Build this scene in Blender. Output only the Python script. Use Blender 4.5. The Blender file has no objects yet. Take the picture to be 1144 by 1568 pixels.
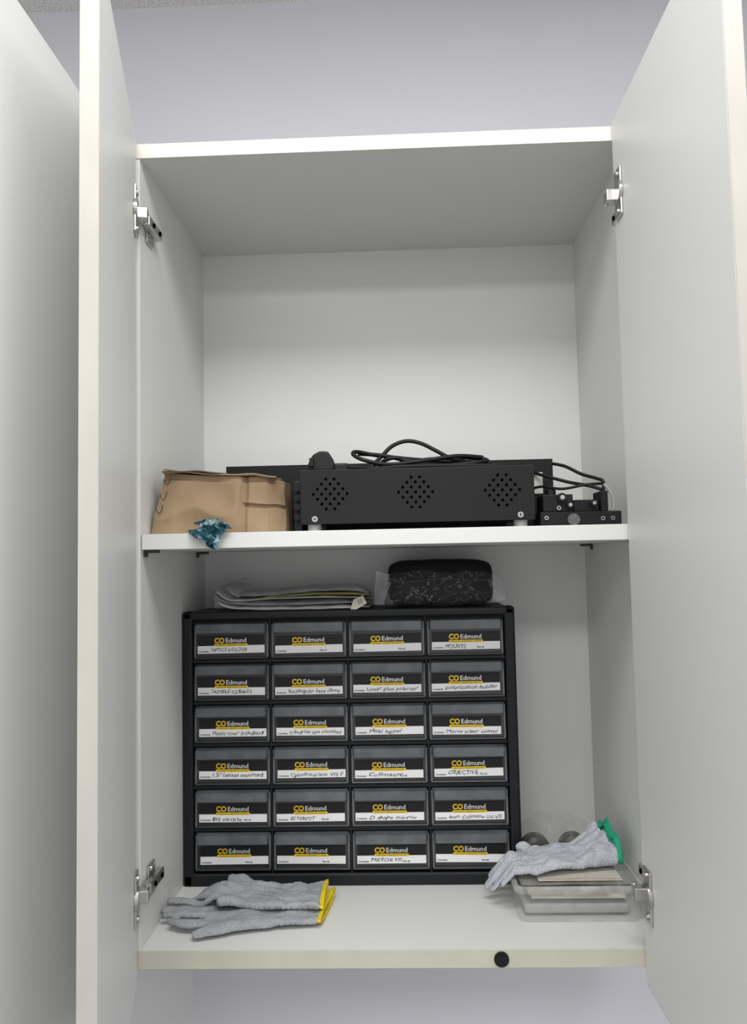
import bpy, bmesh, math, random
from mathutils import Vector, Matrix, noise
random.seed(7)
SC=bpy.context.scene
COL=SC.collection
try:
    SC.view_settings.view_transform='Standard'
    SC.view_settings.look='None'
except Exception: pass

# ---------------------------------------------------------------- materials
def new_mat(name):
    m=bpy.data.materials.new(name); m.use_nodes=True
    nt=m.node_tree; b=nt.nodes['Principled BSDF']
    return m,nt,b
def mat(name,col,rough=0.5,metal=0.0,var=0.0,scale=8.0,bump=0.0,bscale=60.0,spec=0.5,stretch=None,detail=4.0,crease=0.0):
    m,nt,b=new_mat(name)
    b.inputs['Roughness'].default_value=rough
    b.inputs['Metallic'].default_value=metal
    b.inputs['Specular IOR Level'].default_value=spec
    tc=nt.nodes.new('ShaderNodeTexCoord')
    src=tc.outputs['Object']
    if stretch:
        mp=nt.nodes.new('ShaderNodeMapping'); mp.inputs['Scale'].default_value=stretch
        nt.links.new(src,mp.inputs['Vector']); src=mp.outputs['Vector']
    n=nt.nodes.new('ShaderNodeTexNoise'); n.inputs['Scale'].default_value=scale; n.inputs['Detail'].default_value=detail
    nt.links.new(src,n.inputs['Vector'])
    cr=nt.nodes.new('ShaderNodeValToRGB')
    c0=[max(0,c*(1-var)) for c in col]; c1=[min(1,c*(1+var)) for c in col]
    cr.color_ramp.elements[0].position=0.3; cr.color_ramp.elements[1].position=0.7
    cr.color_ramp.elements[0].color=(*c0,1); cr.color_ramp.elements[1].color=(*c1,1)
    nt.links.new(n.outputs['Fac'],cr.inputs['Fac']); nt.links.new(cr.outputs['Color'],b.inputs['Base Color'])
    last=None
    if bump>0:
        n2=nt.nodes.new('ShaderNodeTexNoise'); n2.inputs['Scale'].default_value=bscale; n2.inputs['Detail'].default_value=3
        nt.links.new(src,n2.inputs['Vector'])
        bp=nt.nodes.new('ShaderNodeBump'); bp.inputs['Strength'].default_value=bump; bp.inputs['Distance'].default_value=0.002
        nt.links.new(n2.outputs['Fac'],bp.inputs['Height']); nt.links.new(bp.outputs['Normal'],b.inputs['Normal']); last=bp
    if crease>0:
        # crushed-cardboard fold pattern
        nd=nt.nodes.new('ShaderNodeTexNoise'); nd.inputs['Scale'].default_value=18; nt.links.new(src,nd.inputs['Vector'])
        mx=nt.nodes.new('ShaderNodeVectorMath'); mx.operation='MULTIPLY_ADD'; mx.inputs[1].default_value=(0.03,0.03,0.03)
        nt.links.new(nd.outputs['Color'],mx.inputs[0]); nt.links.new(src,mx.inputs[2])
        vo=nt.nodes.new('ShaderNodeTexVoronoi'); vo.inputs['Scale'].default_value=26; nt.links.new(mx.outputs[0],vo.inputs['Vector'])
        b2=nt.nodes.new('ShaderNodeBump'); b2.inputs['Strength'].default_value=crease; b2.inputs['Distance'].default_value=0.006
        nt.links.new(vo.outputs['Distance'],b2.inputs['Height'])
        if last: nt.links.new(last.outputs['Normal'],b2.inputs['Normal'])
        nt.links.new(b2.outputs['Normal'],b.inputs['Normal'])
    return m
def clear_mat(name,tint=(0.9,0.92,0.93),opac=0.25,rough=0.12,bump=0.0,bscale=40):
    m,nt,b=new_mat(name)
    b.inputs['Base Color'].default_value=(*tint,1); b.inputs['Roughness'].default_value=rough
    b.inputs['Specular IOR Level'].default_value=0.9
    tr=nt.nodes.new('ShaderNodeBsdfTransparent'); mx=nt.nodes.new('ShaderNodeMixShader')
    tc=nt.nodes.new('ShaderNodeTexCoord'); n=nt.nodes.new('ShaderNodeTexNoise'); n.inputs['Scale'].default_value=bscale
    nt.links.new(tc.outputs['Object'],n.inputs['Vector'])
    mr=nt.nodes.new('ShaderNodeMapRange'); mr.inputs['To Min'].default_value=opac*0.6; mr.inputs['To Max'].default_value=min(1,opac*1.4)
    mr.inputs['From Min'].default_value=0.3; mr.inputs['From Max'].default_value=0.7
    nt.links.new(n.outputs['Fac'],mr.inputs['Value'])
    if bump>0:
        bp=nt.nodes.new('ShaderNodeBump'); bp.inputs['Strength'].default_value=bump; bp.inputs['Distance'].default_value=0.003
        nt.links.new(n.outputs['Fac'],bp.inputs['Height']); nt.links.new(bp.outputs['Normal'],b.inputs['Normal'])
    out=nt.nodes['Material Output']
    nt.links.new(mr.outputs['Result'],mx.inputs['Fac'])
    nt.links.new(tr.outputs['BSDF'],mx.inputs[1]); nt.links.new(b.outputs['BSDF'],mx.inputs[2]); nt.links.new(mx.outputs['Shader'],out.inputs['Surface'])
    return m
def crinkle_mat(name):
    """clear film with fold highlights painted in: ridged noise drives how opaque/white the film is"""
    m,nt,b=new_mat(name)
    b.inputs['Base Color'].default_value=(0.75,0.77,0.79,1); b.inputs['Roughness'].default_value=0.12
    tc=nt.nodes.new('ShaderNodeTexCoord')
    mp=nt.nodes.new('ShaderNodeMapping'); mp.inputs['Scale'].default_value=(1,1,1.6); mp.inputs['Rotation'].default_value=(0,0.5,0)
    nt.links.new(tc.outputs['Object'],mp.inputs['Vector'])
    n=nt.nodes.new('ShaderNodeTexNoise'); n.inputs['Scale'].default_value=38; n.inputs['Detail'].default_value=2; n.inputs['Distortion'].default_value=1.2
    nt.links.new(mp.outputs['Vector'],n.inputs['Vector'])
    s=nt.nodes.new('ShaderNodeMath'); s.operation='SUBTRACT'; s.inputs[1].default_value=0.5; nt.links.new(n.outputs['Fac'],s.inputs[0])
    a=nt.nodes.new('ShaderNodeMath'); a.operation='ABSOLUTE'; nt.links.new(s.outputs[0],a.inputs[0])
    mr=nt.nodes.new('ShaderNodeMapRange'); mr.inputs['From Min'].default_value=0.0; mr.inputs['From Max'].default_value=0.012
    mr.inputs['To Min'].default_value=0.40; mr.inputs['To Max'].default_value=0.035
    nt.links.new(a.outputs[0],mr.inputs['Value'])
    bp=nt.nodes.new('ShaderNodeBump'); bp.inputs['Strength'].default_value=0.8; bp.inputs['Distance'].default_value=0.004
    nt.links.new(n.outputs['Fac'],bp.inputs['Height']); nt.links.new(bp.outputs['Normal'],b.inputs['Normal'])
    tr=nt.nodes.new('ShaderNodeBsdfTransparent'); mx=nt.nodes.new('ShaderNodeMixShader'); out=nt.nodes['Material Output']
    nt.links.new(mr.outputs['Result'],mx.inputs['Fac']); nt.links.new(tr.outputs['BSDF'],mx.inputs[1]); nt.links.new(b.outputs['BSDF'],mx.inputs[2])
    nt.links.new(mx.outputs['Shader'],out.inputs['Surface'])
    return m

M_lam=mat('white_laminate',(0.70,0.705,0.69),0.42,var=0.015,scale=3,bump=0.02,bscale=200)
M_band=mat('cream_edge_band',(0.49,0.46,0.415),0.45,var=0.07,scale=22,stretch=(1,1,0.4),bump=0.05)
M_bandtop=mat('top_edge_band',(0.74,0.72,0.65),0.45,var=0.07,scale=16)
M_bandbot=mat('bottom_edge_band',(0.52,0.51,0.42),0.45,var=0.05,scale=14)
M_wall=mat('lilac_wall_paint',(0.61,0.60,0.645),0.7,var=0.02,scale=4,bump=0.05,bscale=120)
M_ceil=mat('ceiling_tile',(0.62,0.61,0.59),0.8,var=0.25,scale=300,detail=1)
M_floor=mat('floor_vinyl',(0.22,0.22,0.22),0.5,var=0.05,scale=4)
M_black=mat('black_powder_coat',(0.0085,0.0085,0.0095),0.5,var=0.15,scale=300,bump=0.08,bscale=900,spec=0.25)
M_hole=mat('hole_shade_black',(0.0008,0.0008,0.0008),0.95,spec=0.03)  # flat black painted for the shade inside holes and screw recesses
M_blackpl=mat('black_plastic',(0.008,0.008,0.009),0.4,var=0.1,spec=0.3)
M_frame=mat('charcoal_frame_plastic',(0.009,0.010,0.012),0.48,var=0.08,spec=0.28)
M_rubber=mat('black_rubber',(0.008,0.008,0.008),0.5,var=0.1,spec=0.3)
M_steel=mat('brushed_steel',(0.55,0.54,0.52),0.3,metal=1.0,var=0.08,scale=60)
M_foot=mat('grey_rubber_foot',(0.32,0.32,0.32),0.6)
M_card=mat('cardboard',(0.32,0.228,0.14),0.85,var=0.14,scale=12,bump=0.3,bscale=30,spec=0.2,crease=0.35)
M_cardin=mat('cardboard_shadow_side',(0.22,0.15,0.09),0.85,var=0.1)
M_mark=mat('marker_ink',(0.05,0.035,0.03),0.7)
M_draw=mat('smoked_drawer_plastic',(0.033,0.035,0.038),0.25,var=0.15,scale=25)
M_lip=mat('smoked_drawer_lip',(0.10,0.107,0.116),0.2,var=0.25,scale=30)
M_lblk=mat('label_black',(0.010,0.010,0.011),0.5,spec=0.3)
M_lwhite=mat('label_white',(0.78,0.78,0.78),0.5,var=0.03)
M_lyel=mat('label_yellow',(0.75,0.50,0.01),0.5)
M_ltext=mat('label_text_white',(0.75,0.75,0.75),0.5)
M_ink=mat('handwriting_ink',(0.03,0.03,0.04),0.6)
M_pin=mat('shelf_pin_brown',(0.05,0.035,0.03),0.5)

# ---------------------------------------------------------------- helpers
def obj(name,me,parent=None,mats=None):
    o=bpy.data.objects.new(name,me); COL.objects.link(o)
    if mats:
        for m in (mats if isinstance(mats,(list,tuple)) else [mats]): me.materials.append(m)
    if parent: o.parent=parent
    return o
def grp(name,loc=(0,0,0)):
    e=bpy.data.objects.new(name,None); e.empty_display_size=0.02; COL.objects.link(e); return e
class B:
    """collects bmesh geometry with material indices"""
    def __init__(s): s.bm=bmesh.new(); s.mats=[]
    def mi(s,m):
        if m not in s.mats: s.mats.append(m)
        return s.mats.index(m)
    def add(s,tmp,m,mtx=None,sm=False):
        i=s.mi(m)
        if mtx is not None: bmesh.ops.transform(tmp,matrix=mtx,verts=tmp.verts)
        for f in tmp.faces: f.material_index=i; f.smooth=sm
        me=bpy.data.meshes.new('t'); tmp.to_mesh(me); tmp.free(); s.bm.from_mesh(me); bpy.data.meshes.remove(me)
    def box(s,x0,x1,y0,y1,z0,z1,m,bev=0.0,seg=2,mtx=None,sm=False):
        t=bmesh.new(); bmesh.ops.create_cube(t,size=1)
        M=Matrix.Translation(((x0+x1)/2,(y0+y1)/2,(z0+z1)/2))@Matrix.Diagonal((abs(x1-x0),abs(y1-y0),abs(z1-z0),1))
        bmesh.ops.transform(t,matrix=M,verts=t.verts)
        if bev>0: bmesh.ops.bevel(t,geom=list(t.edges)+list(t.verts),offset=bev,segments=seg,affect='EDGES',profile=0.5)
        s.add(t,m,mtx,sm)
    def prism(s,pts,axis,a,b,m,bev=0,mtx=None,sm=False):
        t=bmesh.new()
        def P(p,v):
            return {'y':(p[0],v,p[1]),'x':(v,p[0],p[1]),'z':(p[0],p[1],v)}[axis]
        va=[t.verts.new(P(p,a)) for p in pts]; vb=[t.verts.new(P(p,b)) for p in pts]
        n=len(pts); t.faces.new(va); t.faces.new(vb[::-1])
        for i in range(n): t.faces.new((va[i],vb[i],vb[(i+1)%n],va[(i+1)%n]))
        bmesh.ops.recalc_face_normals(t,faces=t.faces)
        if bev>0: bmesh.ops.bevel(t,geom=list(t.edges),offset=bev,segments=2,affect='EDGES',profile=0.5)
        s.add(t,m,mtx,sm)
    def cyl(s,c,r,h,axis,m,seg=20,r2=None,bev=0,mtx=None):
        t=bmesh.new(); bmesh.ops.create_cone(t,cap_ends=True,segments=seg,radius1=r,radius2=r if r2 is None else r2,depth=h)
        R={'z':Matrix(),'y':Matrix.Rotation(math.pi/2,4,'X'),'x':Matrix.Rotation(math.pi/2,4,'Y')}[axis]
        bmesh.ops.transform(t,matrix=Matrix.Translation(c)@R,verts=t.verts)
        if bev>0: bmesh.ops.bevel(t,geom=[e for e in t.edges if e.calc_face_angle(0)>0.6],offset=bev,segments=2,affect='EDGES')
        s.add(t,m,mtx,False)
    def tube(s,pts,r,m,seg=10,closed=False,sub=8):
        P=spline(pts,sub,closed); n=len(P); t=bmesh.new(); rings=[]
        prev=None
        for i,p in enumerate(P):
            a=P[i-1] if (i>0 or closed) else P[i]; b=P[(i+1)%n] if (i<n-1 or closed) else P[i]
            d=(b-a).normalized()
            if prev is None: x=d.orthogonal().normalized()
            else: x=(prev-d*prev.dot(d)).normalized()
            prev=x; y=d.cross(x)
            rings.append([t.verts.new(p+x*math.cos(k*2*math.pi/seg)*r+y*math.sin(k*2*math.pi/seg)*r) for k in range(seg)])
        for i in range(n if closed else n-1):
            A=rings[i];Bq=rings[(i+1)%n]
            for k in range(seg): t.faces.new((A[k],A[(k+1)%seg],Bq[(k+1)%seg],Bq[k]))
        if not closed: t.faces.new(rings[0][::-1]); t.faces.new(rings[-1])
        s.add(t,m,None,True)
    def mesh(s,name='m'):
        me=bpy.data.meshes.new(name); s.bm.to_mesh(me); s.bm.free(); return me
    def done(s,name,parent=None,loc=None,rot=None,sharp=None):
        me=s.mesh(name)
        if sharp: me.set_sharp_from_angle(angle=sharp)
        o=obj(name,me,parent,s.mats)
        if loc: o.location=loc
        if rot: o.rotation_euler=rot
        return o
def spline(pts,sub=8,closed=False):
    P=[Vector(p) for p in pts]; n=len(P); out=[]
    rng=range(n if closed else n-1)
    for i in rng:
        if closed: p0,p1,p2,p3=P[i-1],P[i],P[(i+1)%n],P[(i+2)%n]
        else: p0=P[max(i-1,0)];p1=P[i];p2=P[i+1];p3=P[min(i+2,n-1)]
        for k in range(sub):
            t=k/sub
            out.append(0.5*((2*p1)+(p2-p0)*t+(2*p0-5*p1+4*p2-p3)*t*t+(3*p1-p0-3*p2+p3)*t**3))
    if not closed: out.append(P[-1])
    return out
_txt={}
def text_mesh(s,size,italic=0.0,off=0.0):
    k=(s,size,italic,off)
    if k in _txt: return _txt[k]
    c=bpy.data.curves.new('txt','FONT'); c.body=s; c.size=1.0; c.shear=italic; c.offset=off; c.resolution_u=2
    o=bpy.data.objects.new('txt',c); COL.objects.link(o)
    dg=bpy.context.evaluated_depsgraph_get(); dg.update()
    me=bpy.data.meshes.new_from_object(o.evaluated_get(dg))
    bpy.data.objects.remove(o); me.transform(Matrix.Scale(size,4)); _txt[k]=me
    return me
def add_text(bld,s,size,x,y,z,m,width=None,off=0,italic=0.0,wob=0):
    me=text_mesh(s,size,italic,off)
    if not me.vertices: return
    xs=[v.co.x for v in me.vertices]; w=max(xs)-min(xs)
    sx=1.0 if not width else width/w
    t=bmesh.new(); t.from_mesh(me)
    if wob:
        sd=len(s)*3.7
        for v in t.verts: v.co.y+=noise.noise(Vector((v.co.x*160,sd,0)))*wob; v.co.x+=noise.noise(Vector((v.co.y*200,sd,v.co.x*100)))*wob
    M=Matrix.Translation((x,y,z))@Matrix.Rotation(math.pi/2,4,'X')@Matrix.Diagonal((sx,1,1,1))@Matrix.Translation((-min(xs),0,0))
    bld.add(t,m,M)
def evalmesh(o):
    dg=bpy.context.evaluated_depsgraph_get(); dg.update()
    return bpy.data.meshes.new_from_object(o.evaluated_get(dg))

# ---------------------------------------------------------------- dimensions
W=0.35; D=0.3545; H=1.1024; ZS=0.540; ZT=0.5615
# ---------------------------------------------------------------- room shell
YW=0.372
b=B(); b.box(-2.2,2.2,YW,YW+0.05,-1.1,1.62,M_wall); b.done('wall_back')
b=B(); b.box(-2.2,2.2,-3.4,YW+0.05,1.617,1.66,M_ceil); b.done('ceiling')
b=B(); b.box(-2.2,2.2,-3.4,YW+0.05,-1.15,-1.1,M_floor); b.done('floor')

# ---------------------------------------------------------------- cabinet carcass
cab=grp('storage_cabinet')
b=B(); b.box(-W-0.018,-W,0,D+0.012,-0.0235,1.1235,M_lam,0.0006); b.done('side_left',cab)
b=B(); b.box(W,W+0.018,0,D+0.012,-0.0235,1.1235,M_lam,0.0006); b.done('side_right',cab)
b=B(); b.box(-W,W,D,D+0.012,-0.0235,1.1235,M_lam); b.done('back_panel',cab)
b=B(); b.box(-W,W,0.0,D,H,1.1235,M_lam); b.box(-W-0.018,W+0.018,-0.0015,0.0,H,1.1235,M_bandtop,0.0004); b.done('top_board',cab)
b=B(); b.box(-W,W,0.0,D,-0.0235,0,M_lam); b.box(-W-0.018,W+0.018,-0.0015,0.0,-0.0235,0,M_bandbot,0.0004); b.done('bottom_board',cab)
b=B(); b.box(-W+0.0015,W-0.0015,0.002,D,ZS,ZT,M_lam,0.0006); b.done('middle_shelf',cab)
b=B()
for (x,y) in ((-0.343,0.02),(-0.343,0.30),(0.343,0.02),(0.343,0.30)):
    s=1 if x<0 else -1
    b.box(min(x-s*0.007,x+s*0.013),max(x-s*0.007,x+s*0.013),y-0.006,y+0.006,ZS-0.0045,ZS-0.0002,M_pin,0.0008)
    b.box(x-0.007 if x<0 else x+0.004, x-0.004 if x<0 else x+0.007,y-0.006,y+0.006,ZS-0.010,ZS-0.0045,M_pin,0.0008)
b.done('shelf_pins',cab)
b=B(); b.cyl((0,0,0),0.0098,0.004,'y',M_rubber,28,bev=0.001); b.cyl((0,-0.0022,0),0.0068,0.0015,'y',M_blackpl,24)
b.done('rubber_bumper',cab,loc=(0.1335,-0.0036,-0.0115))
b=B(); b.box(-W-0.045,-W-0.031,0.0,YW,-1.1,1.1235,M_lam); b.done('partition_panel',cab)
# ---------------------------------------------------------------- doors
DW=0.36; DT=0.018; Z0=-0.043; Z1=1.127
def hinge(bld,z,s):
    bld.box(min(0,s*0.0035),max(0,s*0.0035),-0.040,-0.012,z-0.034,z+0.034,M_steel,0.0015)
    bld.cyl((s*0.004,-0.026,z+0.026),0.0042,0.003,'x',M_steel,14); bld.cyl((s*0.004,-0.026,z-0.026),0.0042,0.003,'x',M_steel,14)
    bld.cyl((s*0.003,-0.028,z),0.0165,0.005,'x',M_steel,26,bev=0.001)
    bld.box(min(s*0.004,s*0.017),max(s*0.004,s*0.017),-0.024,-0.008,z-0.0085,z+0.0085,M_steel,0.0015)
    bld.cyl((s*0.014,-0.008,z),0.0035,0.020,'z',M_steel,12)
def door(name,hx,hy,ang,s,with_h=True):
    g=grp(name)
    b=B()
    x0,x1=(-DT,0) if s>0 else (0,DT)
    b.box(x0,x1,-DW,0,Z0,Z1,M_lam,0.0008)
    b.box(x0+0.0003,x1-0.0003,-DW-0.0008,-DW+0.0002,Z0+0.0005,Z1-0.0005,M_band)
    b.box(x0+0.0003,x1-0.0003,-DW,0,Z1-0.0002,Z1+0.0008,M_band)
    b.box(x0+0.0003,x1-0.0003,-DW,0,Z0-0.0008,Z0+0.0002,M_band)
    b.done('door_panel',g)
    if with_h:
        b=B()
        for z in (1.012,0.080): hinge(b,z,s)
        b.done('hinge_cups',g)
    g.location=(hx,hy,0); g.rotation_euler=(0,0,ang)
    return g
door('cabinet_door',-0.354,-0.0035,math.atan2(0.086,0.35),1)
door('cabinet_door.001',0.3225,-0.0035,math.radians(-0.3),-1)
door('cabinet_door.002',-0.386-0.018,-0.0035,math.radians(0.0),-1,False)
b=B()
for sx in (-1,1):
    for z in (1.012,0.080):
        xi=sx*W
        b.box(min(xi,xi-sx*0.004),max(xi,xi-sx*0.004),0.022,0.05,z-0.022,z+0.022,M_steel,0.001)
        b.box(min(xi-sx*0.004,xi-sx*0.014),max(xi-sx*0.004,xi-sx*0.014),0.001,0.06,z-0.0075,z+0.0075,M_steel,0.0015)
        for yy in (0.02,0.048): b.cyl((xi-sx*0.0145,yy,z),0.0035,0.002,'x',M_hole,12)
        for zz in (-0.015,0.015): b.cyl((xi-sx*0.0045,0.034,z+zz),0.0035,0.002,'x',M_steel,12)
b.done('hinge_arms',cab)

# ---------------------------------------------------------------- drawer organiser
org=grp('parts_drawer_organizer')
OX0,OX1=-0.349,0.1955; OY=0.200; OZ1=0.4395
b=B()
b.box(OX0+0.003,OX1-0.003,OY+0.012,0.350,0.0,OZ1-0.002,M_frame,0.006,3)
b.box(OX0,OX0+0.0175,OY-0.002,OY+0.03,0.0,OZ1,M_frame,0.004,3)
b.box(OX1-0.0175,OX1,OY-0.002,OY+0.03,0.0,OZ1,M_frame,0.004,3)
b.box(OX0,OX1,OY-0.002,OY+0.03,OZ1-0.014,OZ1,M_frame,0.004,3)
b.box(OX0,OX1,OY-0.002,OY+0.03,0.0,0.020,M_frame,0.004,3)
PX=0.1274; PZ=0.0675; GX0=OX0+0.0175; GZ1=OZ1-0.0135
for i in range(1,4): b.box(GX0+i*PX-0.0014,GX0+i*PX+0.0014,OY,OY+0.02,0.015,OZ1-0.01,M_frame,0.0005)
for j in range(1,6): b.box(GX0,GX0+4*PX,OY+0.001,OY+0.02,GZ1-j*PZ-0.0025,GZ1-j*PZ+0.0025,M_frame,0.0005)
b.done('frame',org)
words=["OPTICS HOLDER","","","MOUNTS","SAMPLE-CLEAGE","Rectangular base clamp","Linear glass polarizer","polarization holder",
"Plastic cover broadband","cylindrical lens uncoated","Metal tapped","Mirror silver coated","1.5\" lenses mounted","Cylindrical lens VIS 0","Collimator",
"OBJECTIVE","BS visible","BS NIR/OT","D shape mirror","4mm Collimator UV-VIS","","","MIRROR VIS",""]
bd=B(); bl=B()
for j in range(6):
    for i in range(4):
        x0=GX0+i*PX+0.0025; x1=GX0+(i+1)*PX-0.0025; zt=GZ1-j*PZ-0.0045; zb=GZ1-(j+1)*PZ+0.004
        bd.box(x0,x1,OY+0.004,OY+0.008,zb,zt-0.004,M_draw,0.0008)
        bd.prism([(OY+0.004,zb),(OY-0.001,zb+0.002),(OY+0.0015,zt-0.004),(OY+0.004,zt-0.004)],'x',x0,x0+0.003,M_lip)
        bd.prism([(OY+0.004,zb),(OY-0.001,zb+0.002),(OY+0.0015,zt-0.004),(OY+0.004,zt-0.004)],'x',x1-0.003,x1,M_lip)
        bd.box(x0,x1,OY-0.002,OY+0.004,zb,zb+0.0028,M_draw,0.0008)
        lipd=0.010+random.uniform(-0.001,0.002)
        t=bmesh.new()
        A=[(x0+0.0005,OY+0.006,zt),(x1-0.0005,OY+0.006,zt),(x1-0.005,OY-lipd,zt-0.002),(x0+0.005,OY-lipd,zt-0.002)]
        C=[(x0+0.0005,OY+0.006,zt-0.016),(x1-0.0005,OY+0.006,zt-0.016),(x1-0.005,OY-lipd,zt-0.0165),(x0+0.005,OY-lipd,zt-0.0165)]
        va=[t.verts.new(p) for p in A]; vc=[t.verts.new(p) for p in C]
        t.faces.new(va); t.faces.new(vc[::-1])
        for k in range(4): t.faces.new((va[k],vc[k],vc[(k+1)%4],va[(k+1)%4]))
        bmesh.ops.recalc_face_normals(t,faces=t.faces)
        bmesh.ops.bevel(t,geom=list(t.edges),offset=0.0012,segments=2,affect='EDGES')
        bd.add(t,M_lip)
        cx=(x0+x1)/2+random.uniform(-0.0015,0.0015); lw=0.1105; lz0=zb+0.0085+random.uniform(-0.001,0.001)
        yl=OY+0.0036; a=random.uniform(-0.008,0.008)
        T=Matrix.Translation((cx,0,lz0))@Matrix.Rotation(a,4,'Y')
        tmp=B()
        tmp.box(-lw/2,lw/2,yl-0.0006,yl,0,0.0285,M_lblk)
        tmp.box(-lw/2,lw/2,yl-0.0010,yl-0.0006,0,0.0125,M_lwhite)
        tmp.box(-0.0275,0.0275,yl-0.0013,yl-0.0010,0.0115,0.0155,M_lyel)
        add_text(tmp,'www.optics.com',0.0032,-0.024,yl-0.0015,0.0124,M_lblk,width=0.048)
        add_text(tmp,'CO',0.0118,-0.0275,yl-0.0013,0.0170,M_lyel,width=0.0170,off=0.045)
        add_text(tmp,'Edmund',0.0104,-0.0085,yl-0.0013,0.0174,M_ltext,width=0.034,off=0.012)
        add_text(tmp,'Contents:',0.0042,-lw/2+0.002,yl-0.0013,0.0022,M_ink,off=0.02)
        wd=words[j*4+i]
        if wd:
            sz=random.uniform(0.0076,0.0096)
            add_text(tmp,wd,sz,-lw/2+0.022,yl-0.0015,0.0026+random.uniform(-.0006,.0012),M_ink,width=min(0.084,random.uniform(0.0045,0.0056)*len(wd)),italic=random.uniform(0.1,0.35),off=0.0,wob=0.0022)
        if len(wd)<12: add_text(tmp,'Part #:',0.0042,0.018,yl-0.0013,0.0022,M_ink,off=0.02)
        me=tmp.mesh(); t=bmesh.new(); t.from_mesh(me)
        bmesh.ops.transform(t,matrix=T,verts=t.verts)
        idx=[bl.mi(m) for m in tmp.mats]
        for f in t.faces: f.material_index=idx[f.material_index]
        me2=bpy.data.meshes.new('t'); t.to_mesh(me2); t.free(); bl.bm.from_mesh(me2)
bd.done('drawers',org); bl.done('drawer_labels',org)

# ---------------------------------------------------------------- power supply with vent holes
ps=grp('vented_instrument_case')
b=B()
PX0,PX1,PY0,PY1,PZ0,PZ1=-0.1306,0.2057,0.040,0.150,0.5735,0.6505
b.box(PX0+0.001,PX1-0.001,PY0+0.0016,PY1,PZ0,PZ1-0.001,M_black,0.0008)
b.box(PX0,PX1,PY0,PY0+0.0018,PZ0-0.0015,PZ1,M_black,0.0006)
b.box(PX0-0.0008,PX1+0.0008,PY0+0.002,PY1-0.001,PZ1-0.004,PZ1+0.0006,M_black,0.0004)
b.done('case_shell',ps)
b=B()
for cx in (-0.087,0.036,0.160):
    for i in range(-4,5):
        for j in range(-4,5):
            if (i+j)%2: continue
            x=i*0.0061; z=j*0.0072
            if math.hypot(x,z)>0.0262: continue
            b.cyl((cx+x,PY0-0.0001,0.6155+z),0.0022,0.0006,'y',M_hole,14)  # no real hole: black disc on the face paints its inner shade
b.done('vent_hole_discs',ps)
b=B()
for x in (PX0+0.021,PX1-0.021):
    b.cyl((x,PY0-0.001,PZ0+0.006),0.0042,0.0025,'y',M_steel,18,bev=0.0006)
    b.box(x-0.0028,x+0.0028,PY0-0.0026,PY0-0.0021,PZ0+0.0055,PZ0+0.0065,M_hole); b.box(x-0.0005,x+0.0005,PY0-0.0026,PY0-0.0021,PZ0+0.0032,PZ0+0.0088,M_hole)
    for yy in (PY0+0.014,PY1-0.016): b.cyl((x-0.002 if x<0 else x+0.002,yy,(ZT+PZ0)/2),0.0100,PZ0-ZT,'z',M_foot,20,bev=0.001)
b.done('feet_and_screws',ps)
rg=grp('rack_instrument_chassis')
b=B()
b.box(-0.266,0.258,0.184,0.320,ZT+0.0045,0.6750,M_black,0.001)
b.box(-0.270,0.262,0.1825,0.1845,ZT+0.003,0.6770,M_black,0.0006)
for x in (-0.22,-0.06,0.1,0.22):
    for y in (0.20,0.305): b.cyl((x,y,ZT+0.0028),0.009,0.0042,'z',M_foot,16)
b.box(0.225,0.245,0.180,0.183,0.62,0.655,M_steel,0.0006)
b.done('chassis_body',rg)
# ---------------------------------------------------------------- mains cable + plug on the instrument
cg=grp('coiled_power_cable')
b=B()
zt=PZ1+0.0035
b.prism([(-0.122,zt-0.0028),(-0.121,zt+0.009),(-0.114,zt+0.022),(-0.103,zt+0.0275),(-0.091,zt+0.0265),(-0.085,zt+0.017),(-0.082,zt+0.004),(-0.083,zt-0.0028)],'y',0.060,0.098,M_rubber,0.003)
b.box(-0.085,-0.062,0.070,0.086,zt-0.0028,zt+0.010,M_rubber,0.003)
b.box(-0.118,-0.112,0.052,0.060,zt+0.004,zt+0.016,M_rubber,0.0006)
b.done('mains_plug',cg)
b=B()
r=0.0031
b.tube([(-0.064,0.078,zt+0.004),(-0.045,0.075,zt+0.003),(-0.020,0.070,zt+0.001),(0.03,0.075,zt+0.003),(0.09,0.08,zt+0.004),(0.135,0.085,zt+0.008),(0.142,0.11,zt+0.012),(0.10,0.12,zt+0.014),(0.04,0.115,zt+0.018),(-0.02,0.10,zt+0.024),(-0.050,0.085,zt+0.028),(-0.054,0.075,zt+0.022),(-0.035,0.068,zt+0.012),(0.0,0.07,zt+0.006),(0.05,0.075,zt+0.011),(0.10,0.085,zt+0.018),(0.14,0.10,zt+0.017)],r,M_rubber)
b.tube([(-0.030,0.09,zt+0.004),(-0.012,0.092,zt+0.022),(0.004,0.094,zt+0.037),(0.025,0.095,zt+0.044),(0.047,0.095,zt+0.040),(0.070,0.095,zt+0.028),(0.092,0.095,zt+0.016),(0.118,0.1,zt+0.010),(0.15,0.11,zt+0.008)],r,M_rubber)
b.tube([(-0.048,0.10,zt+0.027),(-0.01,0.09,zt+0.022),(0.03,0.085,zt+0.012),(0.06,0.10,zt+0.016),(0.1,0.11,zt+0.019),(0.14,0.10,zt+0.015),(0.15,0.09,zt+0.006)],r,M_rubber)
b.tube([(-0.015,0.062,zt+0.0),(0.03,0.058,zt+0.001),(0.1,0.064,zt+0.001),(0.16,0.07,zt+0.001),(0.196,0.08,zt+0.002)],r*0.9,M_rubber)
b.tube([(-0.020,0.10,zt+0.003),(-0.01,0.085,zt+0.013),(0.01,0.08,zt+0.017),(0.02,0.09,zt+0.008),(0.0,0.1,zt+0.001)],r,M_rubber)
b.done('cable_loops',cg)
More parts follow.
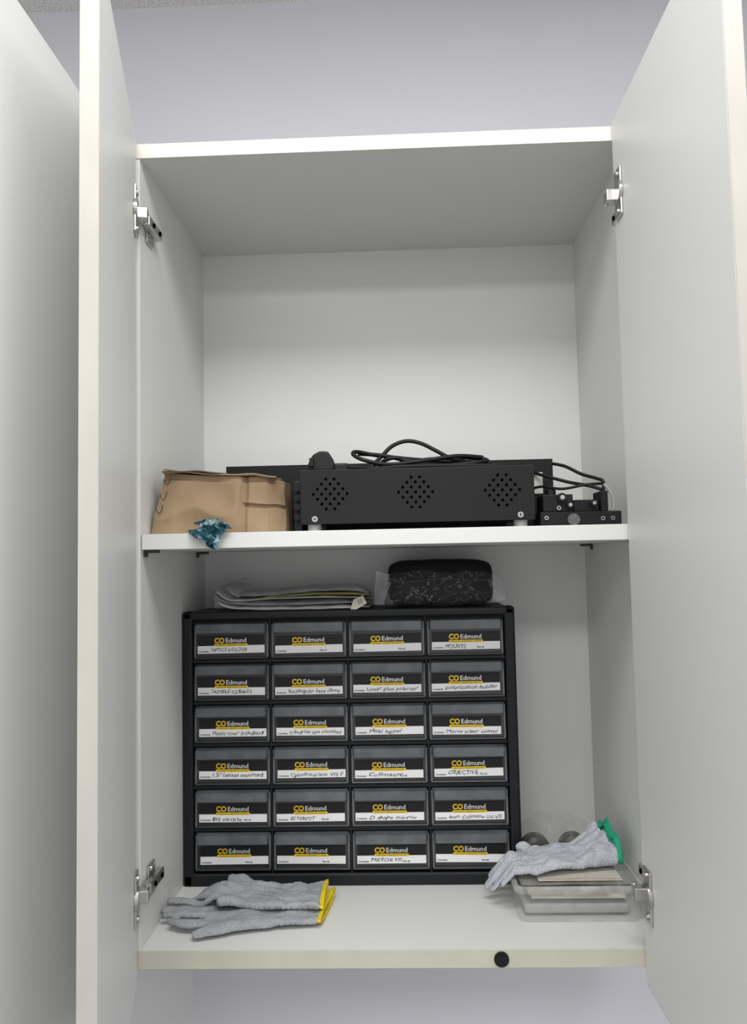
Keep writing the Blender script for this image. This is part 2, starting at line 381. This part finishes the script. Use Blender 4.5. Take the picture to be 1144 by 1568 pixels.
# ---------------------------------------------------------------- optical mount assembly
og=grp('optomechanical_stage')
b=B()
b.box(0.214,0.329,0.045,0.105,ZT,0.5825,M_black,0.0015)
b.box(0.219,0.262,0.050,0.10,0.5825,0.608,M_black,0.0015)
b.box(0.264,0.300,0.055,0.10,0.5825,0.600,M_black,0.0015)
b.box(0.302,0.312,0.05,0.095,0.5825,0.612,M_black,0.001)
for (x,z,rr) in ((0.245,0.603,0.0065),(0.256,0.592,0.005),(0.290,0.594,0.005)):
    b.cyl((x,0.046,z),rr,0.010,'y',M_blackpl,20,bev=0.001); b.cyl((x,0.0405,z),rr*0.5,0.002,'y',M_steel,14)
b.cyl((0.260,0.042,0.571),0.0085,0.006,'y',mat('knurled_grey',(0.10,0.10,0.10),0.6,var=0.6,scale=500),28)
for (x,z) in ((0.222,0.574),(0.316,0.572),(0.302,0.572),(0.240,0.588)):
    b.cyl((x,0.044,z),0.003,0.003,'y',M_steel,12)
    b.cyl((x,0.0424,z),0.0015,0.001,'y',M_hole,8)
b.cyl((0.235,0.075,0.6125),0.008,0.009,'z',M_blackpl,20,bev=0.001)
b.done('stage_body',og)
b=B()
b.tube([(0.262,0.178,0.668),(0.275,0.15,0.660),(0.295,0.13,0.645),(0.312,0.11,0.636),(0.320,0.10,0.628),(0.316,0.10,0.60),(0.314,0.10,0.580)],0.0026,M_rubber)
b.tube([(0.228,0.178,0.655),(0.245,0.15,0.645),(0.275,0.13,0.633),(0.300,0.11,0.625),(0.317,0.1,0.618)],0.0026,M_rubber)
b.tube([(0.215,0.178,0.625),(0.235,0.14,0.628),(0.262,0.12,0.622),(0.295,0.11,0.6265),(0.322,0.11,0.628)],0.0022,M_rubber)
b.tube([(0.318,0.09,0.625),(0.327,0.085,0.61),(0.328,0.08,0.59),(0.322,0.075,0.583)],0.0026,M_foot)
b.done('stage_cables',og)
b=B()
b.box(-0.147,-0.134,0.09,0.16,ZT,0.640,M_blackpl,0.001)
for k,z in enumerate((0.585,0.600,0.614,0.628)):
    b.cyl((-0.140,0.084,z),0.0055,0.012,'y',M_rubber,16,bev=0.001)
b.done('adapter_block')

# ---------------------------------------------------------------- cardboard box
def warp_box(x0,x1,y0,y1,z0,z1,n,amp,seed,taper=None):
    t=bmesh.new(); bmesh.ops.create_cube(t,size=1)
    bmesh.ops.subdivide_edges(t,edges=t.edges[:],cuts=n,use_grid_fill=True)
    for v in t.verts:
        u=v.co+Vector((.5,.5,.5))
        p=Vector((x0+(x1-x0)*u.x,y0+(y1-y0)*u.y,z0+(z1-z0)*u.z))
        if taper: p=taper(p,u)
        q=p*22+Vector((seed,seed,0))
        d=noise.noise_vector(q)*amp
        d.y+=abs(noise.noise(p*15+Vector((seed,0,4))))*amp*3.2
        if u.z<0.02: d.z=0
        p+=d
        if p.x<-0.3485: p.x=-0.3485
        v.co=p
    return t
def tap(p,u):
    k=1-u.y
    p.x+=0.016*u.z*(1-u.x)-0.004*u.z*u.x
    p.z-=0.010*u.x*u.z
    p.y+=0.010*u.z*k
    if u.x<0.15: p.y+=(0.15-u.x)/0.15*0.008*k
    if u.x>0.88: p.y+=(u.x-0.88)/0.12*0.034*k
    if u.x>0.70: p.y+=0.005*k
    if u.x>0.70 and abs(u.z-0.47)<0.04: p.y+=0.007*k
    if abs(u.x-0.70)<0.02: p.y+=0.005*k
    if u.z>0.90: p.y+=0.006*k
    return p
cg=grp('cardboard_box')
b=B()
t=warp_box(-0.3470,-0.1545,0.026,0.140,ZT+0.001,0.651,40,0.0036,3.1,tap)
b.add(t,M_card,None,True)
b.done('box_body',cg,sharp=0.32)
b=B()
def sheet(bld,P,thick,m,nx=16,ny=6,amp=0.001,seed=0,sm=True):
    t=bmesh.new(); P=[Vector(p) for p in P]; nrm=(P[1]-P[0]).cross(P[3]-P[0]).normalized()
    g=[]
    for i in range(nx+1):
        row=[]
        for j in range(ny+1):
            u=i/nx;v=j/ny
            p=P[0]*(1-u)*(1-v)+P[1]*u*(1-v)+P[2]*u*v+P[3]*(1-u)*v
            p=p+nrm*noise.noise(p*30+Vector((seed,0,0)))*amp
            row.append(t.verts.new(p))
        g.append(row)
    for i in range(nx):
        for j in range(ny): t.faces.new((g[i][j],g[i+1][j],g[i+1][j+1],g[i][j+1]))
    bmesh.ops.recalc_face_normals(t,faces=t.faces)
    bmesh.ops.solidify(t,geom=t.faces[:],thickness=thick)
    bld.add(t,m,None,sm)
sheet(b,[(-0.331,0.037,0.6545),(-0.166,0.037,0.6435),(-0.170,0.135,0.648),(-0.325,0.135,0.657)],0.0022,M_card,amp=0.004,seed=5)
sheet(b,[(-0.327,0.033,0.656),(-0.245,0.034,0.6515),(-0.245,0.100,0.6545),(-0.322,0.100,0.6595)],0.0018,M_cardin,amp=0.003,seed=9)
b.done('box_flaps',cg)
b=B()
for (x,z) in ((-0.322,0.638),(-0.328,0.616),(-0.334,0.597)):
    b.tube([(x-0.005,0.0350,z+0.004),(x-0.001,0.0335,z-0.004),(x+0.003,0.0325,z-0.002),(x+0.006,0.0325,z+0.007)],0.0007,M_mark,6)
b.done('marker_scribbles',cg)

# ---------------------------------------------------------------- teal crumpled wrapper
def teal_mat():
    m,nt,b=new_mat('teal_foil')
    tc=nt.nodes.new('ShaderNodeTexCoord'); n=nt.nodes.new('ShaderNodeTexVoronoi'); n.inputs['Scale'].default_value=110
    nt.links.new(tc.outputs['Object'],n.inputs['Vector'])
    cr=nt.nodes.new('ShaderNodeValToRGB'); e=cr.color_ramp.elements
    e[0].position=0.0; e[0].color=(0.0,0.015,0.025,1); e[1].position=0.92; e[1].color=(0.40,0.55,0.6,1)
    k=e.new(0.45); k.color=(0.003,0.055,0.08,1); k=e.new(0.72); k.color=(0.01,0.10,0.14,1)
    nt.links.new(n.outputs['Color'],cr.inputs['Fac']); nt.links.new(cr.outputs['Color'],b.inputs['Base Color'])
    b.inputs['Metallic'].default_value=0.2; b.inputs['Roughness'].default_value=0.3
    return m
M_teal=teal_mat()
tg=grp('crumpled_foil_wrapper')
def foil(name,P,seed,amp=0.006):
    b=B(); sheet(b,P,0.0006,M_teal,22,14,amp,seed,False)
    for v in b.bm.verts:
        q=v.co*90+Vector((seed,0,0)); v.co+=noise.noise_vector(q)*0.0055
        v.co.x+=0.004*math.sin(v.co.z*300+seed)
    return b.done(name,tg)
foil('foil_main',[(-0.268,0.000,0.578),(-0.236,-0.004,0.585),(-0.232,-0.016,0.548),(-0.254,-0.016,0.547)],2.0)
foil('foil_fold',[(-0.286,0.004,0.568),(-0.252,-0.006,0.580),(-0.236,-0.018,0.547),(-0.250,-0.018,0.544)],7.0)
foil('foil_tail',[(-0.256,-0.010,0.552),(-0.238,-0.012,0.554),(-0.234,-0.014,0.541),(-0.244,-0.014,0.538)],11.0)
foil('foil_wing',[(-0.254,0.012,0.574),(-0.224,0.008,0.578),(-0.221,-0.006,0.567),(-0.238,-0.010,0.562)],15.0)

# ---------------------------------------------------------------- mailers on top of organiser
M_mail=mat('white_mailer_plastic',(0.60,0.60,0.58),0.35,var=0.06,scale=30,bump=0.3,bscale=120)
M_mailg=mat('grey_bubble_mailer',(0.30,0.31,0.32),0.28,var=0.18,scale=60,bump=0.6,bscale=180)
M_maily=mat('olive_paper_edge',(0.36,0.36,0.12),0.6,var=0.1)
M_bag=clear_mat('clear_zip_bag',(0.6,0.62,0.63),0.30,0.18,0.8,70)
mg=grp('stack_of_mailer_bags')
def mailer(name,prof,y0,y1,thick,m,seed):
    P=spline([(p[0],0,p[1]) for p in prof],10); t=bmesh.new(); ny=10; top=[];bot=[]
    n=len(P)
    for i,p in enumerate(P):
        u=i/(n-1); th=thick*(0.12+0.88*min(1,8*u*(1-u)*0.9))
        rt=[];rb=[]
        for j in range(ny+1):
            v=j/ny; y=y0+(y1-y0)*v; e=min(1,0.15+4*v*(1-v)*1.4)
            nz=noise.noise(Vector((p.x*40,y*40,seed)))*0.0022
            yy=y+noise.noise(Vector((p.x*15,seed,0)))*0.006*(1-v)
            rt.append(t.verts.new((p.x,yy,p.z+th*e+nz)))
            rb.append(t.verts.new((p.x,yy,max(OZ1+0.0006,p.z+nz*0.3))))
        top.append(rt);bot.append(rb)
    for i in range(n-1):
        for j in range(ny):
            t.faces.new((top[i][j],top[i+1][j],top[i+1][j+1],top[i][j+1]))
            t.faces.new((bot[i][j],bot[i][j+1],bot[i+1][j+1],bot[i+1][j]))
        t.faces.new((top[i][0],bot[i][0],bot[i+1][0],top[i+1][0])); t.faces.new((top[i][ny],top[i+1][ny],bot[i+1][ny],bot[i][ny]))
    for j in range(ny):
        t.faces.new((top[0][j],top[0][j+1],bot[0][j+1],bot[0][j])); t.faces.new((top[-1][j],bot[-1][j],bot[-1][j+1],top[-1][j+1]))
    bmesh.ops.recalc_face_normals(t,faces=t.faces)
    b=B(); b.add(t,m,None,True); return b.done(name,mg)
Zt=OZ1+0.001
mailer('mailer_bottom',[(-0.292,Zt+0.012),(-0.270,Zt+0.003),(-0.20,Zt),(-0.10,Zt),(-0.040,Zt+0.001)],0.212,0.32,0.006,M_mail,1)
mailer('mailer_grey',[(-0.298,Zt+0.026),(-0.280,Zt+0.012),(-0.22,Zt+0.007),(-0.12,Zt+0.0075),(-0.038,Zt+0.009)],0.218,0.32,0.008,M_mailg,2)
mailer('mailer_white_top',[(-0.300,Zt+0.038),(-0.285,Zt+0.022),(-0.262,Zt+0.0145),(-0.20,Zt+0.0175),(-0.12,Zt+0.018),(-0.037,Zt+0.016)],0.214,0.31,0.0035,M_mail,3)
mailer('mailer_olive',[(-0.235,Zt+0.0175),(-0.15,Zt+0.0225),(-0.08,Zt+0.0225),(-0.040,Zt+0.020)],0.220,0.31,0.0035,M_maily,4)
mailer('bubble_bag',[(-0.275,Zt+0.024),(-0.22,Zt+0.022),(-0.14,Zt+0.028),(-0.07,Zt+0.028),(-0.042,Zt+0.022)],0.232,0.32,0.009,M_mailg,5)
b=B(); sheet(b,[(-0.312,0.225,Zt+0.030),(-0.264,0.225,Zt+0.045),(-0.250,0.31,Zt+0.050),(-0.306,0.31,Zt+0.052)],0.0004,M_bag,16,10,0.016,3)
sheet(b,[(-0.298,0.215,Zt+0.036),(-0.258,0.22,Zt+0.022),(-0.25,0.29,Zt+0.044),(-0.30,0.29,Zt+0.050)],0.0004,M_bag,16,10,0.012,8)
sheet(b,[(-0.305,0.24,Zt+0.002),(-0.27,0.235,Zt+0.002),(-0.272,0.24,Zt+0.022),(-0.306,0.245,Zt+0.03)],0.0004,M_bag,12,8,0.010,5); b.done('clear_bag_corner',mg)
b=B()
T=Matrix.Translation((-0.060,0.205,OZ1+0.009))@Matrix.Rotation(-0.35,4,'Y')@Matrix.Rotation(-0.5,4,'X')
b.prism([(-0.014,-0.006),(-0.004,0.009),(0.013,0.010),(0.015,-0.006),(-0.008,-0.010)],'y',-0.0004,0.0004,mat('kraft_white_tag',(0.68,0.64,0.55),0.6),mtx=T)
for k in range(4): b.box(0.001,0.009,-0.0009,-0.0004,-0.003+k*0.0025,-0.0026+k*0.0025,M_ink,mtx=T)
b.done('price_tag',mg)

# ---------------------------------------------------------------- black pouch wrapped in cellophane
pg=grp('black_pouch_in_cellophane')
def softbox(x0,x1,y0,y1,z0,z1,n,power,amp,freq,seed,m,bld,flat=None,sm=True):
    t=bmesh.new(); bmesh.ops.create_cube(t,size=2)
    bmesh.ops.subdivide_edges(t,edges=t.edges[:],cuts=n,use_grid_fill=True)
    c=Vector(((x0+x1)/2,(y0+y1)/2,(z0+z1)/2)); h=Vector(((x1-x0)/2,(y1-y0)/2,(z1-z0)/2))
    for v in t.verts:
        q=v.co
        L=(abs(q.x)**power+abs(q.y)**power+abs(q.z)**power)**(1/power)
        q=q/L
        p=Vector((c.x+q.x*h.x,c.y+q.y*h.y,c.z+q.z*h.z))
        p+=noise.noise_vector(p*freq+Vector((seed,0,0)))*amp
        if flat is not None and p.z<flat: p.z=flat
        v.co=p
    bld.add(t,m,None,sm)
b=B()
softbox(-0.010,0.168,0.222,0.335,OZ1+0.002,0.5175,24,6,0.002,25,2,mat('black_fabric',(0.006,0.006,0.007),0.7,bump=0.15,bscale=600,spec=0.2),b,OZ1+0.0008)
b.tube([(-0.008,0.218,0.484),(0.03,0.219,0.482),(0.08,0.2185,0.486),(0.13,0.2195,0.482),(0.164,0.222,0.484)],0.0016,M_rubber)
b.done('pouch',pg)
b=B()
M_cello=crinkle_mat('cellophane')
softbox(-0.024,0.178,0.206,0.345,OZ1-0.002,0.500,36,4.5,0.006,45,9,M_cello,b,OZ1+0.0006,True)
M_cello2=clear_mat('cellophane_end',(0.8,0.82,0.83),0.16,0.08,1.0,60)
sheet(b,[(-0.034,0.225,OZ1+0.006),(-0.015,0.215,OZ1+0.004),(-0.004,0.23,0.495),(-0.028,0.24,0.500)],0.0003,M_cello2,14,14,0.012,4,False)
sheet(b,[(0.163,0.222,OZ1+0.006),(0.182,0.23,OZ1+0.008),(0.184,0.24,0.478),(0.166,0.23,0.498)],0.0003,M_cello2,14,14,0.012,14,False)
b.done('cellophane_wrap',pg)

# ---------------------------------------------------------------- gloves
def knit_mat(name,c):
    m,nt,b=new_mat(name); b.inputs['Roughness'].default_value=0.9; b.inputs['Specular IOR Level'].default_value=0.15
    tc=nt.nodes.new('ShaderNodeTexCoord'); n=nt.nodes.new('ShaderNodeTexNoise'); n.inputs['Scale'].default_value=420; n.inputs['Detail'].default_value=2
    n2=nt.nodes.new('ShaderNodeTexNoise'); n2.inputs['Scale'].default_value=25
    nt.links.new(tc.outputs['Object'],n.inputs['Vector']); nt.links.new(tc.outputs['Object'],n2.inputs['Vector'])
    ad=nt.nodes.new('ShaderNodeMath'); ad.operation='MULTIPLY_ADD'; ad.inputs[1].default_value=0.35; nt.links.new(n2.outputs['Fac'],ad.inputs[0]); 
    ml=nt.nodes.new('ShaderNodeMath'); ml.operation='MULTIPLY'; ml.inputs[1].default_value=0.65; nt.links.new(n.outputs['Fac'],ml.inputs[0]); nt.links.new(ml.outputs[0],ad.inputs[2])
    cr=nt.nodes.new('ShaderNodeValToRGB'); cr.color_ramp.elements[0].position=0.35; cr.color_ramp.elements[1].position=0.65
    cr.color_ramp.elements[0].color=(*[v*0.80 for v in c],1); cr.color_ramp.elements[1].color=(*[min(1,v*1.18) for v in c],1)
    nt.links.new(ad.outputs[0],cr.inputs['Fac']); nt.links.new(cr.outputs['Color'],b.inputs['Base Color'])
    wv=nt.nodes.new('ShaderNodeTexWave'); wv.inputs['Scale'].default_value=220; wv.inputs['Distortion'].default_value=2
    nt.links.new(tc.outputs['Object'],wv.inputs['Vector'])
    bp=nt.nodes.new('ShaderNodeBump'); bp.inputs['Strength'].default_value=0.4; bp.inputs['Distance'].default_value=0.001
    nt.links.new(wv.outputs['Fac'],bp.inputs['Height']); nt.links.new(bp.outputs['Normal'],b.inputs['Normal'])
    return m
M_knit=knit_mat('grey_knit',(0.34,0.35,0.37))
M_knit2=knit_mat('light_grey_knit',(0.46,0.48,0.52))
M_yel=mat('yellow_hem',(0.72,0.55,0.02),0.8,var=0.15,scale=200)
M_grn=mat('green_hem',(0.01,0.30,0.17),0.8,var=0.15,scale=200)
M_in=mat('glove_inside',(0.20,0.20,0.21),0.95)
def glove_part(name,place,parent,mknit,mhem,fingers,flat=0.55,seed=0,mirror=1,length_cuff=0.075,wr=0.0025):
    t=bmesh.new()
    def ball(x,y,z,r):
        bmesh.ops.create_icosphere(t,subdivisions=1,radius=r,matrix=Matrix.Translation((x*mirror,y,z))@Matrix.Diagonal((1,1,flat,1)))
    for (P,r0,r1) in fingers:
        pts=spline(P,6)
        for i,p in enumerate(pts):
            u=i/(len(pts)-1); ball(p.x,p.y,p.z,r0+(r1-r0)*u)
    for i in range(9):
        for j in range(11):
            u=i/8;v=j/10
            w=0.040-0.004*(1-v)
            ball((u*2-1)*w,-0.085+v*0.085,0.0015*math.sin(u*math.pi),0.0125)
    for i in range(9):
        for j in range(9):
            u=i/8;v=j/8
            w=0.036+0.004*(1-v)
            ball((u*2-1)*w,-0.085-length_cuff+v*length_cuff,0,0.0105)
    me=bpy.data.meshes.new(name); t.to_mesh(me); t.free()
    o=obj('tmp',me); r=o.modifiers.new('r','REMESH'); r.mode='VOXEL'; r.voxel_size=0.0022; r.use_smooth_shade=True
    s=o.modifiers.new('s','SMOOTH'); s.factor=0.6; s.iterations=4
    me2=evalmesh(o); bpy.data.objects.remove(o)
    def wrk(q): return noise.noise(Vector((q.x*38+seed,q.y*24,seed)))*wr*1.6+abs(noise.noise(Vector((q.x*70,q.y*30+seed,1))))*wr*1.4
    for v in me2.vertices:
        v.co.z+= wrk(v.co)*(1 if v.co.z>-0.002 else 0.25)
        v.co=place(v.co)
    for p in me2.polygons: p.use_smooth=True
    me2.materials.clear()
    o=obj(name,me2,parent,[mknit])
    b=B(); y=-0.085-length_cuff-0.0085; n=26
    def ring(yy,sx,sz):
        return [Vector(((sx*math.cos(a)+0.002*math.sin(3*a+seed))*mirror,yy,sz*math.sin(a)+0.001*math.sin(2*a+seed))) for a in [2*math.pi*k/n for k in range(n)]]
    tb=bmesh.new(); R=[ring(y+0.004,0.0475,0.0066),ring(y,0.0500,0.0085),ring(y-0.0035,0.0505,0.0092),ring(y-0.0035,0.0475,0.0064),ring(y+0.004,0.044,0.004)]
    V=[]
    for rg_ in R:
        row=[]
        for p in rg_:
            q=Vector(p); q.z+=wrk(q); row.append(tb.verts.new(place(q)))
        V.append(row)
    for a in range(len(V)-1):
        for k in range(n): tb.faces.new((V[a][k],V[a][(k+1)%n],V[a+1][(k+1)%n],V[a+1][k]))
    bmesh.ops.recalc_face_normals(tb,faces=tb.faces)
    b.add(tb,mhem,None,True)
    tb=bmesh.new(); vv=[tb.verts.new(place(Vector((p.x,y+0.003,p.z+wrk(p))))) for p in ring(y+0.003,0.044,0.004)]
    tb.faces.new(vv); b.add(tb,M_in,None,False)
    b.done(name+'_hem',parent)
    return o
def placer(x,y,z,ang,zfun=None,sc=1.0,zs=1.0,floor=None,xmin=None,warp=None):
    R=Matrix.Rotation(ang,3,'Z')
    def f(p):
        if warp: p=warp(Vector(p))
        q=R@Vector((p.x*sc,p.y*sc,0)); X=q.x+x; Y=q.y+y
        zz=z+(p.z)*zs
        if zfun: zz+=zfun(p.x,p.y,X,Y)
        if floor is not None and zz<floor: zz=floor
        if xmin is not None and X<xmin: X=xmin
        return Vector((X,Y,zz))
    return f
g1=grp('pair_of_knit_gloves')
F_a=[([(-0.030,-0.01,0),(-0.026,0.03,0.004),(-0.014,0.055,0.002)],0.0115,0.0085),
     ([(-0.008,-0.01,0),(0.000,0.04,0.006),(0.006,0.066,0.002)],0.0115,0.0088),
     ([(0.012,-0.01,0),(0.022,0.040,0.004),(0.028,0.072,0)],0.0115,0.0088),
     ([(0.032,-0.01,0),(0.048,0.035,0.001),(0.058,0.070,0)],0.0115,0.0088),
     ([(-0.028,-0.050,0),(-0.044,-0.020,0.0),(-0.050,0.018,0)],0.0125,0.0095)]
def warp_hem_under(p):
    if p.y<-0.09: p.y-=( -p.y-0.09)/0.075*(-p.x)*-0.28
    return p
glove_part('glove_under',placer(-0.272,0.078,0.0085,math.radians(100),lambda x,y,X,Y:0.001*math.sin(X*50)**2,sc=0.98,zs=1.0,floor=0.0006,xmin=-0.349,warp=warp_hem_under),g1,M_knit,M_yel,F_a,seed=1.3,wr=0.0028)
glove_part('glove_over',placer(-0.258,0.116,0.0205,math.radians(90),lambda x,y,X,Y:0.007*math.exp(-((X+0.25)/0.03)**2)-max(0,(-X-0.27))*0.30,sc=0.86,zs=1.0,floor=0.0008,xmin=-0.349),g1,M_knit,M_yel,
   [([(-0.030,-0.01,0),(-0.024,0.02,0.004),(-0.020,0.04,0.002)],0.0115,0.0085),
     ([(-0.010,-0.01,0),(0.000,0.03,0.006),(0.010,0.060,0.002)],0.0125,0.0098),
     ([(0.012,-0.01,0),(0.022,0.030,0.004),(0.032,0.058,0)],0.0115,0.0088),
     ([(0.028,-0.01,0),(0.034,0.025,0.001),(0.044,0.050,0)],0.0115,0.0088),
     ([(0.022,-0.050,0),(0.040,-0.025,0.002),(0.055,0.005,0)],0.0125,0.0095)],seed=6.1,wr=0.0035)

# ---------------------------------------------------------------- clear box with contents
bg=grp('clear_plastic_box')
M_clear=clear_mat('clear_polypropylene',(0.74,0.76,0.74),0.17,0.15,0.2,30)
M_clearrim=clear_mat('clear_rim',(0.80,0.82,0.81),0.34,0.15)
b=B()
bx0,bx1,by0,by1,bz1=0.164,0.3485,0.066,0.192,0.052
def rrect(x0,x1,y0,y1,r,z,n=5):
    out=[]
    for (cx,cy,a0) in ((x1-r,y1-r,0),(x0+r,y1-r,90),(x0+r,y0+r,180),(x1-r,y0+r,270)):
        for k in range(n+1):
            a=math.radians(a0+90*k/n); out.append(Vector((cx+r*math.cos(a),cy+r*math.sin(a),z)))
    return out
def loft(bld,loops,m,cap0=True,cap1=False,sm=True):
    t=bmesh.new(); V=[[t.verts.new(p) for p in L] for L in loops]; n=len(loops[0])
    for a in range(len(V)-1):
        for k in range(n): t.faces.new((V[a][k],V[a][(k+1)%n],V[a+1][(k+1)%n],V[a+1][k]))
    if cap0: t.faces.new(V[0])
    if cap1: t.faces.new(V[-1])
    bmesh.ops.recalc_face_normals(t,faces=t.faces); bld.add(t,m,None,sm)
loft(b,[rrect(bx0+0.008,bx1-0.008,by0+0.008,by1-0.008,0.010,0.0005),rrect(bx0+0.006,bx1-0.006,by0+0.006,by1-0.006,0.011,0.003),rrect(bx0+0.002,bx1-0.002,by0+0.002,by1-0.002,0.012,bz1-0.012)],M_clear)
loft(b,[rrect(bx0+0.0045,bx1-0.0045,by0+0.0045,by1-0.0045,0.012,bz1-0.012),rrect(bx0,bx1,by0,by1,0.014,bz1-0.011),rrect(bx0,bx1,by0,by1,0.014,bz1-0.003),rrect(bx0+0.002,bx1-0.002,by0+0.002,by1-0.002,0.012,bz1),rrect(bx0+0.006,bx1-0.006,by0+0.006,by1-0.006,0.010,bz1-0.002)],M_clearrim,cap0=False,cap1=False)
b.done('box_tub',bg)
b=B(); sheet(b,[(bx0+0.01,by0+0.01,bz1-0.001),(bx1-0.01,by0+0.01,bz1-0.001),(bx1-0.01,by1-0.01,bz1+0.001),(bx0+0.01,by1-0.01,bz1+0.001)],0.0008,M_clear,10,8,0.001,2)
b.done('box_lid',bg)
M_pap=mat('cream_paper',(0.52,0.49,0.43),0.7,var=0.1,scale=30); M_tan=mat('tan_foam',(0.36,0.28,0.22),0.8,var=0.15,scale=40)
b=B()
b.box(0.190,0.325,0.088,0.18,0.026,0.032,M_pap,0.001)
b.box(0.185,0.300,0.085,0.175,0.036,0.038,M_tan,0.0005,mtx=Matrix.Rotation(0.02,4,'Y'))
b.box(0.180,0.330,0.09,0.185,0.004,0.018,mat('grey_foam_insert',(0.33,0.33,0.31),0.8,var=0.15,scale=60),0.003)
b.box(0.200,0.32,0.082,0.165,bz1+0.0014,bz1+0.0028,M_pap,0.0005)
b.box(0.204,0.318,0.0835,0.0855,bz1+0.0028,bz1+0.0032,M_tan,0)
b.done('box_contents',bg)
g2=grp('knit_glove')
def zr(x,y,X,Y):
    base=0.0
    if X<0.168: base-=min(0.040,(0.168-X)*1.1)
    base+=0.007*math.exp(-((X-0.235)/0.035)**2)+0.014*max(0,min(1,(X-0.265)/0.05))*max(0.0,(Y-0.10)/0.06)
    return base
def warp_open(p):
    k=max(0,min(1,(-p.y-0.085)/0.065))
    p.z=p.z*(1+1.5*k)+0.009*k
    return p
glove_part('glove_body',placer(0.192,0.126,0.0615,math.radians(101),zr,sc=0.84,zs=1.05,warp=warp_open),g2,M_knit2,M_grn,
   [([(-0.030,-0.01,0),(-0.030,0.03,0.0),(-0.022,0.050,0.00)],0.0125,0.0095),
     ([(-0.010,-0.01,0),(-0.004,0.035,0.003),(0.004,0.060,0.0)],0.0125,0.0098),
     ([(0.012,-0.01,0),(0.020,0.040,0.0),(0.030,0.064,0)],0.0125,0.0098),
     ([(0.030,-0.01,0),(0.042,0.025,0.001),(0.050,0.050,0)],0.0125,0.0098),
     ([(0.026,-0.060,0),(0.046,-0.03,0.002),(0.066,-0.01,0)],0.0135,0.0105)],seed=3.3,wr=0.004,length_cuff=0.06)

# ---------------------------------------------------------------- clear bag with tape roll behind
zg=grp('bag_of_tape_rolls')
b=B()
M_roll=mat('brown_tape',(0.05,0.045,0.03),0.4,var=0.2,scale=50)
for (x,y,z) in ((0.228,0.270,0.0265),(0.295,0.285,0.0245)):
    loft(b,[[Vector((x+r*math.cos(a),yy,z+r*math.sin(a))) for a in [2*math.pi*k/28 for k in range(28)]] for (r,yy) in ((0.010,y-0.012),(z-0.0005,y-0.012),(z-0.0005,y+0.012),(0.010,y+0.012),(0.010,y-0.012))],M_roll,cap0=False)
b.done('tape_rolls',zg)
M_bag2=clear_mat('thin_clear_bag',(0.6,0.62,0.60),0.10,0.15,0.8,70)
b=B(); softbox(0.203,0.325,0.252,0.335,0.001,0.072,24,3.5,0.010,45,4,M_bag2,b,0.0008,False); b.done('clear_bag',zg)

# ---------------------------------------------------------------- lights
def area(name,loc,sx,sy,power,col,rot=(0,0,0)):
    l=bpy.data.lights.new(name,'AREA'); l.shape='RECTANGLE'; l.size=sx; l.size_y=sy; l.energy=power; l.color=col
    o=bpy.data.objects.new(name,l); COL.objects.link(o); o.location=loc; o.rotation_euler=rot; return o
area('ceiling_light_panel',(0.1,-0.75,1.60),1.2,0.5,21,(1,1,0.98))
area('ceiling_light_panel.001',(-0.2,-2.4,1.60),1.6,0.6,42,(1,1,0.99))
w=bpy.data.worlds.new('room_ambient'); SC.world=w; w.use_nodes=True
w.node_tree.nodes['Background'].inputs['Color'].default_value=(0.99,0.99,1.0,1); w.node_tree.nodes['Background'].inputs['Strength'].default_value=0.98

# ---------------------------------------------------------------- camera
yaw,pitch,roll=0.0313,0.06292,-0.02074
f=Vector((-math.sin(yaw)*math.cos(pitch),math.cos(yaw)*math.cos(pitch),math.sin(pitch)))
r=Vector((math.cos(yaw),math.sin(yaw),0)); u=r.cross(f)
r2=math.cos(roll)*r+math.sin(roll)*u; u2=-math.sin(roll)*r+math.cos(roll)*u
M=Matrix(((r2.x,u2.x,-f.x,0.00895),(r2.y,u2.y,-f.y,-1.04701),(r2.z,u2.z,-f.z,0.51948),(0,0,0,1)))
cd=bpy.data.cameras.new('camera'); cd.sensor_fit='VERTICAL'; cd.sensor_height=36; cd.lens=36*1161.7/1568; cd.clip_start=0.01
co=bpy.data.objects.new('camera',cd); COL.objects.link(co); co.matrix_world=M; SC.camera=co
